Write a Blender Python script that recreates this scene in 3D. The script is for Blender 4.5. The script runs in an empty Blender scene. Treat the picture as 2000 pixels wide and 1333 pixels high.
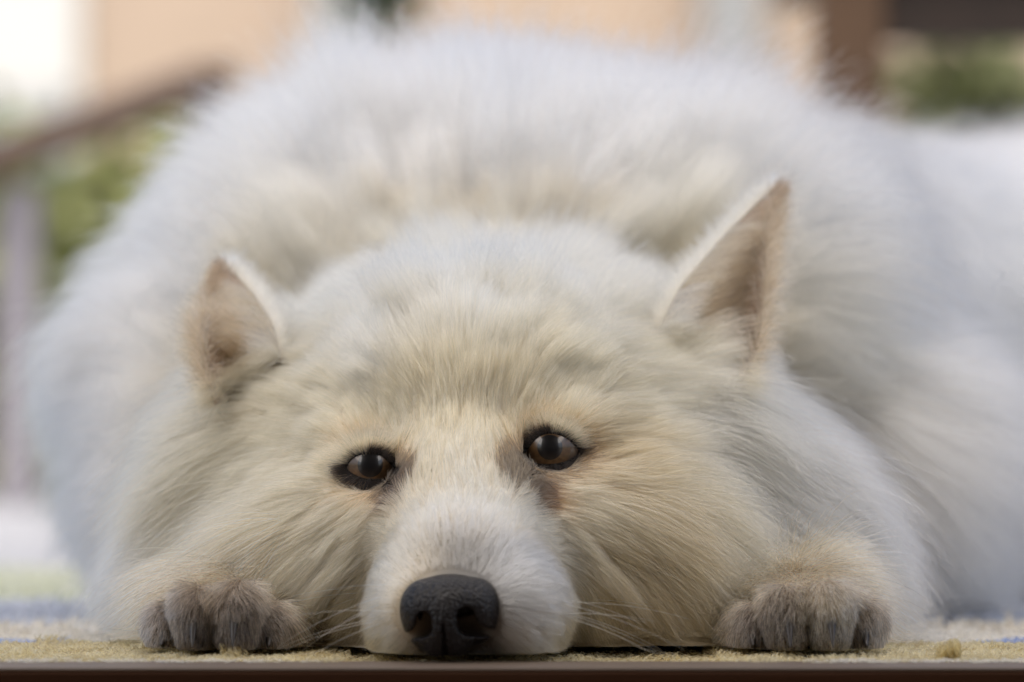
import bpy, math, random
import numpy as np
from mathutils import Vector
SC = bpy.context.scene
C = SC.collection
rng = np.random.default_rng(7)
random.seed(7)
R = math.radians

# ------------------------------------------------------------------ camera, sky, sun, exposure
FPX = 7740.0            # focal length in pixels of the 2000 px wide photograph
HOR = 850.0             # image row of the horizon
CZ = 0.0645              # camera height above the rug
cam_d = bpy.data.cameras.new('camera'); cam = bpy.data.objects.new('camera', cam_d); C.objects.link(cam)
cam.location = (0, 0, CZ); cam.rotation_euler = (R(90), 0, 0)
cam_d.sensor_width = 36.0; cam_d.lens = 36.0*FPX/2000.0; cam_d.shift_y = (HOR-666.5)/2000.0
cam_d.clip_start = 0.05; cam_d.clip_end = 1000.0
cam_d.dof.use_dof = True; cam_d.dof.focus_distance = 1.195; cam_d.dof.aperture_fstop = 139.3/20.0
cam_d.dof.aperture_blades = 9
SC.camera = cam

SUN_EL, SUN_AZ = 60.0, -174.0      # azimuth from +Y (behind the dog), towards +X positive
world = bpy.data.worlds.new('World'); SC.world = world; world.use_nodes = True
wn = world.node_tree.nodes; wl = world.node_tree.links
for n in list(wn): wn.remove(n)
sky = wn.new('ShaderNodeTexSky'); sky.sky_type = 'NISHITA'; sky.sun_disc = False
sky.sun_elevation = R(SUN_EL); sky.sun_rotation = R(SUN_AZ)
sky.air_density = 1.0; sky.dust_density = 6.0; sky.ozone_density = 1.0
bgn = wn.new('ShaderNodeBackground'); bgn.inputs['Strength'].default_value = 0.085
won = wn.new('ShaderNodeOutputWorld')
wl.new(sky.outputs[0], bgn.inputs[0]); wl.new(bgn.outputs[0], won.inputs[0])
sun_d = bpy.data.lights.new('sun', 'SUN'); sun = bpy.data.objects.new('sun', sun_d); C.objects.link(sun)
sun_d.energy = 1.7; sun_d.angle = R(100); sun_d.color = (1.0, 0.90, 0.75)
sdir = Vector((math.sin(R(SUN_AZ))*math.cos(R(SUN_EL)), math.cos(R(SUN_AZ))*math.cos(R(SUN_EL)), math.sin(R(SUN_EL))))
sun.rotation_euler = sdir.to_track_quat('Z', 'Y').to_euler()

SC.view_settings.view_transform = 'Standard'; SC.view_settings.look = 'None'
SC.view_settings.exposure = 1.38; SC.view_settings.gamma = 1.0
SC.view_settings.use_curve_mapping = False
SC.render.engine = 'CYCLES'
cy = SC.cycles
cy.max_bounces = 10; cy.diffuse_bounces = 4; cy.glossy_bounces = 6; cy.transmission_bounces = 8
cy.caustics_reflective = False; cy.caustics_refractive = False
cy.use_denoising = True
try: cy.denoiser = 'OPENIMAGEDENOISE'
except Exception: pass
SC.cycles_curves.shape = 'RIBBONS'
SC.cycles_curves.subdivisions = 2

# ------------------------------------------------------------------ helpers
def W(px, py, d):
    """the point that the photograph shows at (px, py), d metres away"""
    return np.array([(px-1000.0)/FPX*d, d, CZ-(py-HOR)/FPX*d])

def tag(o, label=None, cat=None, group=None, kind=None):
    if label: o['label'] = label
    if cat: o['category'] = cat
    if group: o['group'] = group
    if kind: o['kind'] = kind
    return o

def empty(name, loc=(0, 0, 0)):
    o = bpy.data.objects.new(name, None); C.objects.link(o); o.location = loc
    o.empty_display_size = 0.02
    return o

def link(o, parent=None):
    C.objects.link(o)
    if parent is not None:
        o.parent = parent
        p = parent; off = Vector((0, 0, 0))
        while p is not None:
            off += p.location; p = p.parent
        o.location = -off          # meshes are written in world coordinates
    return o

def mesh_obj(name, verts, faces, mat, parent=None, smooth=True):
    me = bpy.data.meshes.new(name)
    verts = np.asarray(verts, dtype=np.float64)
    if isinstance(faces, np.ndarray) and faces.ndim == 2:
        n, k = faces.shape
        me.vertices.add(len(verts)); me.vertices.foreach_set('co', verts.ravel())
        me.loops.add(n*k); me.loops.foreach_set('vertex_index', faces.ravel().astype(np.int32))
        me.polygons.add(n); me.polygons.foreach_set('loop_start', np.arange(0, n*k, k, dtype=np.int32))
        me.update(calc_edges=True); me.validate()
    else:
        me.from_pydata([tuple(v) for v in verts], [], [tuple(int(i) for i in f) for f in faces]); me.update()
    if smooth:
        me.polygons.foreach_set('use_smooth', np.ones(len(me.polygons), dtype=bool))
    if mat is not None: me.materials.append(mat)
    o = bpy.data.objects.new(name, me)
    return link(o, parent)

def box(name, x0, x1, y0, y1, z0, z1, mat, parent=None, bevel=0.0):
    v = [(x, y, z) for x in (x0, x1) for y in (y0, y1) for z in (z0, z1)]
    f = [(0, 1, 3, 2), (4, 6, 7, 5), (0, 4, 5, 1), (2, 3, 7, 6), (0, 2, 6, 4), (1, 5, 7, 3)]
    o = mesh_obj(name, v, f, mat, parent, smooth=False)
    if bevel > 0:
        b = o.modifiers.new('bevel', 'BEVEL'); b.width = bevel; b.segments = 3
    return o

def bar(name, p0, p1, w, h, mat, parent=None, bevel=0.004):
    """a rectangular timber from p0 to p1"""
    p0 = Vector(p0); p1 = Vector(p1); a = (p1-p0).normalized()
    up = Vector((0, 0, 1)) if abs(a.z) < 0.9 else Vector((0, 1, 0))
    s = a.cross(up).normalized(); u = s.cross(a).normalized()
    v = []
    for p in (p0, p1):
        for (i, j) in ((-1, -1), (1, -1), (1, 1), (-1, 1)):
            v.append(p+s*(i*w/2)+u*(j*h/2))
    f = [(3, 2, 1, 0), (4, 5, 6, 7), (0, 1, 5, 4), (1, 2, 6, 5), (2, 3, 7, 6), (3, 0, 4, 7)]
    o = mesh_obj(name, v, f, mat, parent, smooth=False)
    if bevel > 0:
        b = o.modifiers.new('bevel', 'BEVEL'); b.width = bevel; b.segments = 2
    return o

# ---- materials
def mat_new(name):
    m = bpy.data.materials.new(name); m.use_nodes = True
    return m, m.node_tree.nodes, m.node_tree.links, m.node_tree.nodes['Principled BSDF']

def mat_plain(name, col, rough=0.6, noise=0.0, scale=30.0, stretch=(1, 1, 1), bump=0.0, spec=0.5, coat=0.0, col2=None):
    m, n, l, p = mat_new(name)
    p.inputs['Roughness'].default_value = rough
    p.inputs['Specular IOR Level'].default_value = spec
    p.inputs['Coat Weight'].default_value = coat; p.inputs['Coat Roughness'].default_value = 0.03
    p.inputs['Base Color'].default_value = (*col, 1)
    if noise > 0 or bump > 0:
        tc = n.new('ShaderNodeTexCoord'); mp = n.new('ShaderNodeMapping'); mp.inputs['Scale'].default_value = stretch
        nz = n.new('ShaderNodeTexNoise'); nz.inputs['Scale'].default_value = scale; nz.inputs['Detail'].default_value = 6
        l.new(tc.outputs['Object'], mp.inputs[0]); l.new(mp.outputs[0], nz.inputs['Vector'])
        rp = n.new('ShaderNodeValToRGB')
        c2 = col2 if col2 else tuple(c*(1-noise) for c in col)
        rp.color_ramp.elements[0].position = 0.3; rp.color_ramp.elements[1].position = 0.7
        rp.color_ramp.elements[0].color = (*c2, 1); rp.color_ramp.elements[1].color = (*col, 1)
        l.new(nz.outputs[0], rp.inputs[0]); l.new(rp.outputs[0], p.inputs['Base Color'])
        if bump > 0:
            b = n.new('ShaderNodeBump'); b.inputs['Strength'].default_value = bump; b.inputs['Distance'].default_value = 0.002
            l.new(nz.outputs[0], b.inputs['Height']); l.new(b.outputs[0], p.inputs['Normal'])
    return m

def mat_attr(name, rough=0.8):
    m, n, l, p = mat_new(name)
    a = n.new('ShaderNodeAttribute'); a.attribute_name = 'col'
    p.inputs['Roughness'].default_value = rough; p.inputs['Specular IOR Level'].default_value = 0.15
    l.new(a.outputs['Color'], p.inputs['Base Color'])
    return m

def mat_hair(name, rough=0.45, radial=0.6, trans=0.45):
    """fur: light scattered off and through each strand, colour taken from the strand"""
    m = bpy.data.materials.new(name); m.use_nodes = True
    n = m.node_tree.nodes; l = m.node_tree.links
    for x in list(n): n.remove(x)
    a = n.new('ShaderNodeAttribute'); a.attribute_name = 'col'
    out = n.new('ShaderNodeOutputMaterial')
    h = n.new('ShaderNodeBsdfHairPrincipled')
    h.model = 'CHIANG'
    h.parametrization = 'COLOR'
    h.inputs['Roughness'].default_value = rough
    h.inputs['Radial Roughness'].default_value = radial
    h.inputs['Random Roughness'].default_value = 0.2
    h.inputs['Coat'].default_value = 0.0
    l.new(a.outputs['Color'], h.inputs['Color'])
    l.new(h.outputs[0], out.inputs['Surface'])
    return m

# ---- signed distance field of the dog (its skin; the coat stands on it)
def sd_ell(P, c, r):
    q = (P-c)/r
    k0 = np.sqrt((q*q).sum(-1))+1e-9
    q2 = q/r
    k1 = np.sqrt((q2*q2).sum(-1))+1e-9
    return k0*(k0-1.0)/k1

def sd_cap(P, a, b, ra, rb):
    ab = b-a; pa = P-a
    t = np.clip((pa@ab)/(ab@ab), 0, 1)
    dv = pa-t[..., None]*ab
    return np.sqrt((dv*dv).sum(-1))-(ra+(rb-ra)*t)

def smin(a, b, k):
    h = np.clip(0.5+0.5*(b-a)/k, 0, 1)
    return b*(1-h)+a*h-k*h*(1-h)

def A3(*v): return np.array(v, dtype=np.float32)
def w32(px, py, d): return W(px, py, d).astype(np.float32)

PR = []   # (kind, params, blend)
def E(c, r, k=0.012): PR.append(('e', (np.asarray(c, np.float32), np.asarray(r, np.float32)), k))
def K(a, b, ra, rb, k=0.012): PR.append(('c', (np.asarray(a, np.float32), np.asarray(b, np.float32), ra, rb), k))
# trunk, lying on its chest, hips turned away to the right
E(A3(-0.006, 1.485, 0.086), A3(0.143, 0.100, 0.099))
E(A3(-0.030, 1.485, 0.112), A3(0.060, 0.080, 0.056), 0.03)
E(A3(0.060, 1.50, 0.110), A3(0.070, 0.080, 0.056), 0.03)
E(A3(0.000, 1.45, 0.100), A3(0.105, 0.080, 0.070), 0.03)
K(A3(0.02, 1.50, 0.085), A3(0.225, 1.78, 0.088), 0.088, 0.085, 0.03)
E(A3(0.127, 1.48, 0.048), A3(0.042, 0.075, 0.048), 0.03)
E(A3(-0.112, 1.47, 0.050), A3(0.029, 0.070, 0.048), 0.03)
E(A3(0.265, 1.80, 0.102), A3(0.105, 0.105, 0.085), 0.03)
E(A3(0.205, 1.66, 0.045), A3(0.050, 0.090, 0.045), 0.02)       # thigh
K(A3(0.235, 1.61, 0.022), A3(0.222, 1.50, 0.016), 0.022, 0.014, 0.015)  # hind foot
K(A3(0.31, 1.86, 0.12), A3(0.27, 1.80, 0.185), 0.02, 0.012, 0.02)     # root of the tail
# neck and chest
E(w32(960, 790, 1.330), A3(0.070, 0.060, 0.043), 0.03)
E(w32(970, 1010, 1.355), A3(0.100, 0.075, 0.052), 0.03)
# fore legs, elbows out, paws towards the camera
K(w32(550, 925, 1.283), w32(395, 1105, 1.278), 0.033, 0.022, 0.04)
K(w32(390, 1130, 1.285), w32(428, 1212, 1.195), 0.014, 0.0105, 0.012)
K(w32(1300, 905, 1.276), w32(1540, 1085, 1.276), 0.036, 0.026, 0.04)
K(w32(1550, 1125, 1.285), w32(1580, 1210, 1.190), 0.015, 0.0105, 0.012)
# head
E(w32(925, 790, 1.262), A3(0.049, 0.054, 0.034), 0.02)
E(w32(678, 930, 1.260), A3(0.026, 0.036, 0.028), 0.02)
E(w32(1165, 920, 1.253), A3(0.027, 0.036, 0.029), 0.02)
E(w32(905, 985, 1.212), A3(0.029, 0.034, 0.024), 0.02)
E(w32(905, 1095, 1.178), A3(0.0235, 0.027, 0.019), 0.015)
E(w32(815, 1195, 1.166), A3(0.0140, 0.022, 0.0155), 0.010)
E(w32(1000, 1185, 1.166), A3(0.0165, 0.024, 0.0165), 0.010)
E(w32(890, 1190, 1.163), A3(0.015, 0.016, 0.014), 0.008)
E(w32(905, 1255, 1.185), A3(0.025, 0.030, 0.010), 0.010)
E(w32(640, 1090, 1.234), A3(0.030, 0.036, 0.030), 0.02)
E(w32(738, 1075, 1.222), A3(0.019, 0.030, 0.026), 0.015)
E(w32(1200, 1090, 1.229), A3(0.034, 0.036, 0.032), 0.02)
E(w32(1105, 1080, 1.219), A3(0.019, 0.030, 0.026), 0.015)
E(w32(718, 862, 1.228), A3(0.016, 0.015, 0.009), 0.008)       # brow ridges
E(w32(1082, 832, 1.222), A3(0.017, 0.015, 0.009), 0.008)
# paws: toes
TOES = [(324, 1222, 1.192, .0066), (384, 1200, 1.180, .0084), (462, 1194, 1.178, .0088), (530, 1220, 1.187, .0070),
        (1466, 1224, 1.190, .0070), (1536, 1200, 1.180, .0086), (1618, 1196, 1.179, .0088), (1684, 1216, 1.187, .0072)]
for (tx, ty, td, tr) in TOES:
    E(w32(tx, ty, td), A3(tr*0.84, tr*1.35, tr), 0.0015)
# foot undersides: toes reach the rug
for (tx, ty, td, tr) in TOES:
    c = w32(tx, ty, td); c[2] = tr*0.55; c[1] -= 0.004
    E(c, A3(tr*0.62, tr*0.95, tr*0.6), 0.003)
PRBOX = []
for kind, p, k in PR:
    if kind == 'e': PRBOX.append((p[0]-p[1], p[0]+p[1]))
    else:
        m = max(p[2], p[3]); PRBOX.append((np.minimum(p[0], p[1])-m, np.maximum(p[0], p[1])+m))
EYES = {}   # filled below: centre, radius
def sdf(P):
    P = np.asarray(P, np.float32)
    shp = P.shape[:-1]; P = P.reshape(-1, 3)
    d = np.full(len(P), 1.0, np.float32)
    for (kind, p, k), (lo, hi) in zip(PR, PRBOX):
        # only points near the piece are touched
        m = 0.05
        sel = np.all((P > lo-m) & (P < hi+m), axis=1)
        if not sel.any(): continue
        Q = P[sel]
        v = sd_ell(Q, *p) if kind == 'e' else sd_cap(Q, *p)
        d[sel] = smin(d[sel], v.astype(np.float32), k)
    for c, r in EYES.values():
        v = r*1.02-np.sqrt(((P-c)**2).sum(-1))
        d = -smin(-d, -v, 0.002)
        v = .0088-np.sqrt(((P-c-A3(0, -.0085, .0005))**2).sum(-1))
        d = -smin(-d, -v, 0.003)
    d = np.maximum(d, 0.0012-P[:, 2])
    return d.reshape(shp)

def grad(P, h=0.0008):
    P = np.asarray(P, np.float32)
    g = np.stack([sdf(P+A3(h, 0, 0))-sdf(P-A3(h, 0, 0)), sdf(P+A3(0, h, 0))-sdf(P-A3(0, h, 0)), sdf(P+A3(0, 0, h))-sdf(P-A3(0, 0, h))], -1)
    return g/(np.linalg.norm(g, axis=-1, keepdims=True)+1e-9)

def hit(px, py, d0=1.10, d1=2.0, step=0.001):
    """where the line of sight through (px, py) first meets the skin"""
    ds = np.arange(d0, d1, step)
    P = np.stack([(px-1000.0)/FPX*ds, ds, CZ-(py-HOR)/FPX*ds], -1)
    v = sdf(P); i = np.argmax(v < 0)
    if not (v < 0).any():
        i = int(np.argmin(v))
    return P[i]

# eyes are set into the skull before the skin is meshed
EYE_R = 0.0098
EYE_IMG = {'l': (723, 911), 'r': (1074, 877)}
_ec = {}
for s, (ex, ey) in EYE_IMG.items():
    p = hit(ex, ey); _ec[s] = (W(ex, ey, p[1]+0.0070).astype(np.float32), EYE_R)
EYES.update(_ec)

def surface_nets(xs, ys, zs, F):
    nx, ny, nz = F.shape
    ins = F < 0
    cnt = np.zeros((nx-1, ny-1, nz-1), np.int8)
    offs = [(i, j, k) for i in (0, 1) for j in (0, 1) for k in (0, 1)]
    for (i, j, k) in offs: cnt += ins[i:nx-1+i, j:ny-1+j, k:nz-1+k]
    act = np.argwhere((cnt > 0) & (cnt < 8))
    idx = -np.ones((nx-1, ny-1, nz-1), np.int32); idx[tuple(act.T)] = np.arange(len(act))
    acc = np.zeros((len(act), 3)); n = np.zeros(len(act))
    ax = [xs, ys, zs]
    for a in offs:
        for d in range(3):
            if a[d]: continue
            b = list(a); b[d] = 1
            ia = act+np.array(a); ib = act+np.array(b)
            fa = F[tuple(ia.T)]; fb = F[tuple(ib.T)]
            s = (fa < 0) != (fb < 0)
            t = np.where(s, fa/(fa-fb+1e-20), 0)
            pa = np.stack([ax[q][ia[:, q]] for q in range(3)], -1); pb = np.stack([ax[q][ib[:, q]] for q in range(3)], -1)
            acc += (pa+(pb-pa)*t[:, None])*s[:, None]; n += s
    V = acc/n[:, None]
    Q = []
    for d in range(3):
        sl0 = [slice(None)]*3; sl1 = [slice(None)]*3
        sl0[d] = slice(0, -1); sl1[d] = slice(1, None)
        ch = ins[tuple(sl0)] != ins[tuple(sl1)]
        e1, e2 = [q for q in range(3) if q != d]
        pts = np.argwhere(ch)
        ok = (pts[:, e1] > 0) & (pts[:, e1] < F.shape[e1]-1) & (pts[:, e2] > 0) & (pts[:, e2] < F.shape[e2]-1)
        pts = pts[ok]
        def cell(o1, o2):
            c = pts.copy(); c[:, e1] += o1; c[:, e2] += o2
            return idx[tuple(c.T)]
        q = np.stack([cell(-1, -1), cell(0, -1), cell(0, 0), cell(-1, 0)], -1)
        flip = ~ins[tuple(pts.T)]
        if d == 1: flip = ~flip
        q[flip] = q[flip][:, ::-1]
        Q.append(q)
    return V, np.concatenate(Q)

def axis(segs):
    a = []
    for (lo, hi, st) in segs:
        a += list(np.arange(lo, hi-1e-9, st))
    a.append(segs[-1][1])
    return np.array(a)
xs = axis([(-0.16, -0.12, 0.004), (-0.12, 0.12, 0.0022), (0.12, 0.38, 0.005)])
ys = axis([(1.12, 1.30, 0.0022), (1.30, 1.42, 0.0035), (1.42, 1.93, 0.007)])
zs = axis([(-0.002, 0.09, 0.0022), (0.09, 0.225, 0.0035)])
G = np.stack(np.meshgrid(xs, ys, zs, indexing='ij'), -1).astype(np.float32)
BV, BF = surface_nets(xs, ys, zs, sdf(G)); del G
for _ in range(2):
    f0 = sdf(BV); BV = BV-(f0[:, None]*grad(BV)).astype(np.float64)
BV[:, 2] = np.maximum(BV[:, 2], 0.0012)

# ------------------------------------------------------------------ coat chart: (px, py, flow dx, dy, depth, length mm, lift deg, colour, radius um)
COL = {'W': (.91, .88, .815), 'V': (.84, .71, .51), 'C': (.73, .52, .295), 'T': (.53, .35, .18), 'B': (.36, .235, .125),  # B: cream fur browned where shade falls
       'G': (.17, .14, .12), 'H': (.33, .325, .325), 'D': (.08, .06, .05), 'K': (.014, .010, .008), 'M': (.42, .425, .43)}
CHART = [
 # muzzle
 (882, 1110, 0, -1, .6, 3, 12, 'H', 45), (890, 1075, .05, -1, .6, 4.5, 14, 'H', 45), (840, 1090, -.5, -.8, .6, 4.5, 14, 'V', 45), (970, 1090, .6, -.7, .6, 4.5, 14, 'M', 45),
 (900, 1010, 0, -1, .8, 6.5, 18, 'V', 45), (885, 1045, 0, -1, .8, 5.5, 16, 'M', 45), (840, 1010, -.4, -.8, .7, 6, 16, 'V', 45), (980, 1010, .5, -.7, .7, 6, 16, 'V', 45), (770, 1050, -.6, -.2, .8, 6, 14, 'C', 45), (1050, 1040, .7, 0, .8, 6, 14, 'V', 45),
 (750, 1120, -.7, .3, .8, 6, 14, 'V', 45), (735, 1200, -.6, .5, .7, 7, 16, 'V', 45), (770, 1250, -.4, .8, .4, 7, 18, 'V', 45),
 (1060, 1110, .8, .2, .8, 6, 14, 'M', 45), (1090, 1180, .8, .45, .7, 7, 14, 'V', 45), (1010, 1170, .9, .3, .5, 6, 12, 'M', 45), (1050, 1250, .7, .7, .4, 8, 18, 'V', 45),
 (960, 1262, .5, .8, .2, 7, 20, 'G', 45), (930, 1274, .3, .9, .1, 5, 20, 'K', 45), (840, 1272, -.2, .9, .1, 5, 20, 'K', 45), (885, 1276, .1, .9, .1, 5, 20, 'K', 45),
 # stop, forehead
 (905, 945, 0, -1, .5, 9, 18, 'V', 45), (850, 950, -.1, -1, .5, 5, 14, 'C', 45), (960, 940, .1, -1, .5, 5, 14, 'C', 45), (888, 860, 0, -1, .5, 13, 18, 'C', 45), (890, 760, .02, -1, .6, 18, 22, 'C', 45), (905, 660, 0, -1, .6, 24, 34, 'V', 50), (950, 590, .1, -1, .4, 34, 56, 'V', 50),
 (800, 800, -.45, -.9, .5, 14, 15, 'C', 45), (770, 700, -.6, -.8, .5, 20, 22, 'V', 50), (820, 610, -.4, -1, .4, 32, 52, 'V', 50),
 (1000, 780, .4, -.9, .5, 14, 15, 'C', 45), (1060, 700, .6, -.8, .5, 20, 22, 'C', 50), (1060, 600, .4, -1, .4, 32, 52, 'V', 50),
 (715, 858, -.5, -.9, .3, 7, 14, 'C', 42), (1082, 822, .5, -.9, .3, 7, 14, 'C', 42), (810, 880, .1, -1, .3, 8, 12, 'C', 42), (985, 850, 0, -1, .3, 8, 12, 'C', 42),
 (630, 800, -1, -.4, .6, 18, 15, 'C', 48), (620, 700, -1, -.3, .5, 20, 18, 'C', 50), (700, 630, -.6, -.9, .5, 32, 44, 'V', 50),
 (1200, 770, 1, -.35, .6, 20, 15, 'C', 48), (1230, 680, 1, -.35, .5, 22, 18, 'C', 50), (1180, 600, .6, -.9, .5, 34, 44, 'V', 50),
 # cheeks; lowest rows painted brown for the shade under them
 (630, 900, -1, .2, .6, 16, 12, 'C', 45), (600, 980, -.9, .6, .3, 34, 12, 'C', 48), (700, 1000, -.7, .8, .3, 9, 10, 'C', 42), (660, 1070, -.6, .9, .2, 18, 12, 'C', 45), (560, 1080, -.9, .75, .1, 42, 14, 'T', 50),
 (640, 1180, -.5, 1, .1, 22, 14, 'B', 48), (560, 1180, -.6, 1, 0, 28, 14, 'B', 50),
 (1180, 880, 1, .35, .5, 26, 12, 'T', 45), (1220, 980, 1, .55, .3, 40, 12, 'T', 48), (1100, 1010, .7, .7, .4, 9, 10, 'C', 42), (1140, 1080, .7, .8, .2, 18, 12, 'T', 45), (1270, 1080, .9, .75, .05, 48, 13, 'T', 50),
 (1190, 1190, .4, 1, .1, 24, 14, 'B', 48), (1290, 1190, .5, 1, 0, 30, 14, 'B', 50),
 # fore legs and ruff, inner points browned by painted shade
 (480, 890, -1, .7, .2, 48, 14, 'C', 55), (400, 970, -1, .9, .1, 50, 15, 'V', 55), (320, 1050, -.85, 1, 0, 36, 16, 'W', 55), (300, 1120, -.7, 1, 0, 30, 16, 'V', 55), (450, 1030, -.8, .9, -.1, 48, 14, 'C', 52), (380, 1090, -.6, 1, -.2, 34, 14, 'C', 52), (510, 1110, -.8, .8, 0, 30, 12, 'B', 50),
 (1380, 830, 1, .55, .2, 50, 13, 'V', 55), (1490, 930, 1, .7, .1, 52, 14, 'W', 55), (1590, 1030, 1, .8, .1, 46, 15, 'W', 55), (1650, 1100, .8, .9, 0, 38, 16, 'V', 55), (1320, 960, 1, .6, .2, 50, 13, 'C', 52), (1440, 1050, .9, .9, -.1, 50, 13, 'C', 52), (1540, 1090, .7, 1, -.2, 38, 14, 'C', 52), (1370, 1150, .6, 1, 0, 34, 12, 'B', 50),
 # paws: grey fur darkened for shade, black painted in toe gaps and pads
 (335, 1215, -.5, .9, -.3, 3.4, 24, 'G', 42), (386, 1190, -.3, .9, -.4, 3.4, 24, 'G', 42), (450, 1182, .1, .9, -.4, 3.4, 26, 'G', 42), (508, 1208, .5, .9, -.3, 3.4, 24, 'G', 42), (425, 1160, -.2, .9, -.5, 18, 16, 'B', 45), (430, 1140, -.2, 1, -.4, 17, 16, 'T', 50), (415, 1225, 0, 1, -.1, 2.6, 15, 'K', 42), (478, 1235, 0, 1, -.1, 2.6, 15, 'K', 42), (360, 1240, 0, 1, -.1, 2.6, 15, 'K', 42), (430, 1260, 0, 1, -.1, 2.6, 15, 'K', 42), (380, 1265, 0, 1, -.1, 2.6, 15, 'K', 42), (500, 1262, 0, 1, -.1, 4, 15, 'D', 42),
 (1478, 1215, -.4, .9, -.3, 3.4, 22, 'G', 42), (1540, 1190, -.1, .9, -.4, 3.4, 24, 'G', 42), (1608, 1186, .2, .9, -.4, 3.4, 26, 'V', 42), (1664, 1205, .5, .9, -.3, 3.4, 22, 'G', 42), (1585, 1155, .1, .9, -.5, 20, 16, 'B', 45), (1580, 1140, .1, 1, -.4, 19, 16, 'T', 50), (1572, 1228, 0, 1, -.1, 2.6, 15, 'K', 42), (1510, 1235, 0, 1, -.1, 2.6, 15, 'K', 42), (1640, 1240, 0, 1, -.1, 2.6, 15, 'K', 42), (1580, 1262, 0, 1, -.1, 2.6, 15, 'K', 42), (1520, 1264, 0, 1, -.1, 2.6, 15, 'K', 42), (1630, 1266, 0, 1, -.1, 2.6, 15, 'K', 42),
 # nape
 (960, 520, 0, -1, .3, 34, 52, 'V', 55), (800, 540, -.3, -1, .3, 34, 48, 'V', 55), (650, 580, -.7, -.8, .3, 34, 40, 'V', 55), (1140, 530, .4, -1, .3, 36, 46, 'V', 55), (1280, 580, .8, -.7, .3, 30, 36, 'C', 55),
 # trunk; tan points behind the crown deepen the crease's shade
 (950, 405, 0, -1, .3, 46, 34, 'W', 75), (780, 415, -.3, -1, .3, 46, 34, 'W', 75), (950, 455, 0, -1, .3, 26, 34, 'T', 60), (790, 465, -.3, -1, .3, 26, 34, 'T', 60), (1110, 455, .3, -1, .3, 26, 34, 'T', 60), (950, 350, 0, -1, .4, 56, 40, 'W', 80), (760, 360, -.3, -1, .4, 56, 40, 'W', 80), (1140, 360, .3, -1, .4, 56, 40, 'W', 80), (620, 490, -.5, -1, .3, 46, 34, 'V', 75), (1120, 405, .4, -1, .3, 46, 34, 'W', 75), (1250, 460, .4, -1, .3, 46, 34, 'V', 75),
 (1000, 300, 0, -1, .4, 66, 44, 'W', 85), (650, 330, -.5, -.8, .4, 58, 44, 'W', 85), (1350, 320, .5, -.8, .4, 64, 40, 'W', 85),
 (420, 480, -1, -.5, .4, 40, 30, 'W', 85), (1600, 470, 1, -.3, .5, 62, 36, 'W', 85),
 (250, 700, -1, .1, .4, 50, 34, 'W', 85), (240, 900, -.9, .5, .3, 44, 30, 'W', 85), (260, 1050, -.6, 1, .2, 40, 28, 'C', 85),
 (1720, 650, 1, .35, .4, 66, 34, 'W', 85), (1750, 850, .9, .6, .3, 69, 32, 'W', 85), (1780, 1020, .7, .9, .2, 66, 32, 'W', 85), (1550, 640, 1, .3, .4, 64, 32, 'V', 80),
]
cp_pos, cp_flow, cp_par, cp_col = [], [], [], []
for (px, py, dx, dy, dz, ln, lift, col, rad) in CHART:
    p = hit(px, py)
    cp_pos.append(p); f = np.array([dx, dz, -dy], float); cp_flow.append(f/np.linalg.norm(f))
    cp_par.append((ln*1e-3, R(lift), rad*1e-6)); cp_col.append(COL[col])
# the trunk beyond what the photograph shows: the coat runs back and down
for (x, y, z, f, ln) in [(0, 1.50, .17, (0, 1, .2), 50), (-.13, 1.5, .09, (-.3, 1, -.3), 50), (-.1, 1.58, .08, (-.2, 1, -.2), 48), (.1, 1.62, .17, (.3, 1, 0), 48), (.2, 1.72, .18, (.4, 1, .2), 48),
                         (.27, 1.78, .18, (.3, 1, .5), 50), (.34, 1.8, .1, (1, .5, -.2), 48), (.26, 1.69, .09, (.8, -.2, -.4), 48), (.2, 1.58, .05, (.7, .2, -.7), 42), (.13, 1.5, .1, (.8, .5, -.3), 50), (.2, 1.9, .09, (-.3, 1, -.4), 48), (.1, 1.8, .06, (-.6, .7, -.4), 45), (.17, 1.49, .015, (.2, -.6, -.2), 15)]:
    cp_pos.append(np.array((x, y, z))); f = np.array(f, float); cp_flow.append(f/np.linalg.norm(f)); cp_par.append((ln*1e-3, R(34), 90e-6)); cp_col.append(COL['W'])
# the crease between ruff and shoulders: short warm undercoat, tan deepened to paint its shade
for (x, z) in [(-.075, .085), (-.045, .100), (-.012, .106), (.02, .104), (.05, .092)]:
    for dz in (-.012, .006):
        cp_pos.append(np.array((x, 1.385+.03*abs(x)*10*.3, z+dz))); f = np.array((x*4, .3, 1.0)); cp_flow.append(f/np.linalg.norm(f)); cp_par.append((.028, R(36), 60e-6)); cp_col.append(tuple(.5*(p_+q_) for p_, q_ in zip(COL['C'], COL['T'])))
cp_pos = np.array(cp_pos, np.float32); cp_flow = np.array(cp_flow, np.float32); cp_par = np.array(cp_par, np.float32); cp_col = np.array(cp_col, np.float32)

def chart_at(P, soft=0.010):
    out_f = np.empty((len(P), 3), np.float32); out_p = np.empty((len(P), 3), np.float32); out_c = np.empty((len(P), 3), np.float32)
    for a in range(0, len(P), 40000):
        Q = P[a:a+40000]
        d2 = ((Q[:, None, :]-cp_pos[None])**2).sum(-1)
        w = 1.0/(d2+soft*soft)**2.2
        w /= w.sum(1, keepdims=True)
        out_f[a:a+40000] = w@cp_flow; out_p[a:a+40000] = w@cp_par; out_c[a:a+40000] = w@cp_col
    return out_f, out_p, out_c

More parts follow.
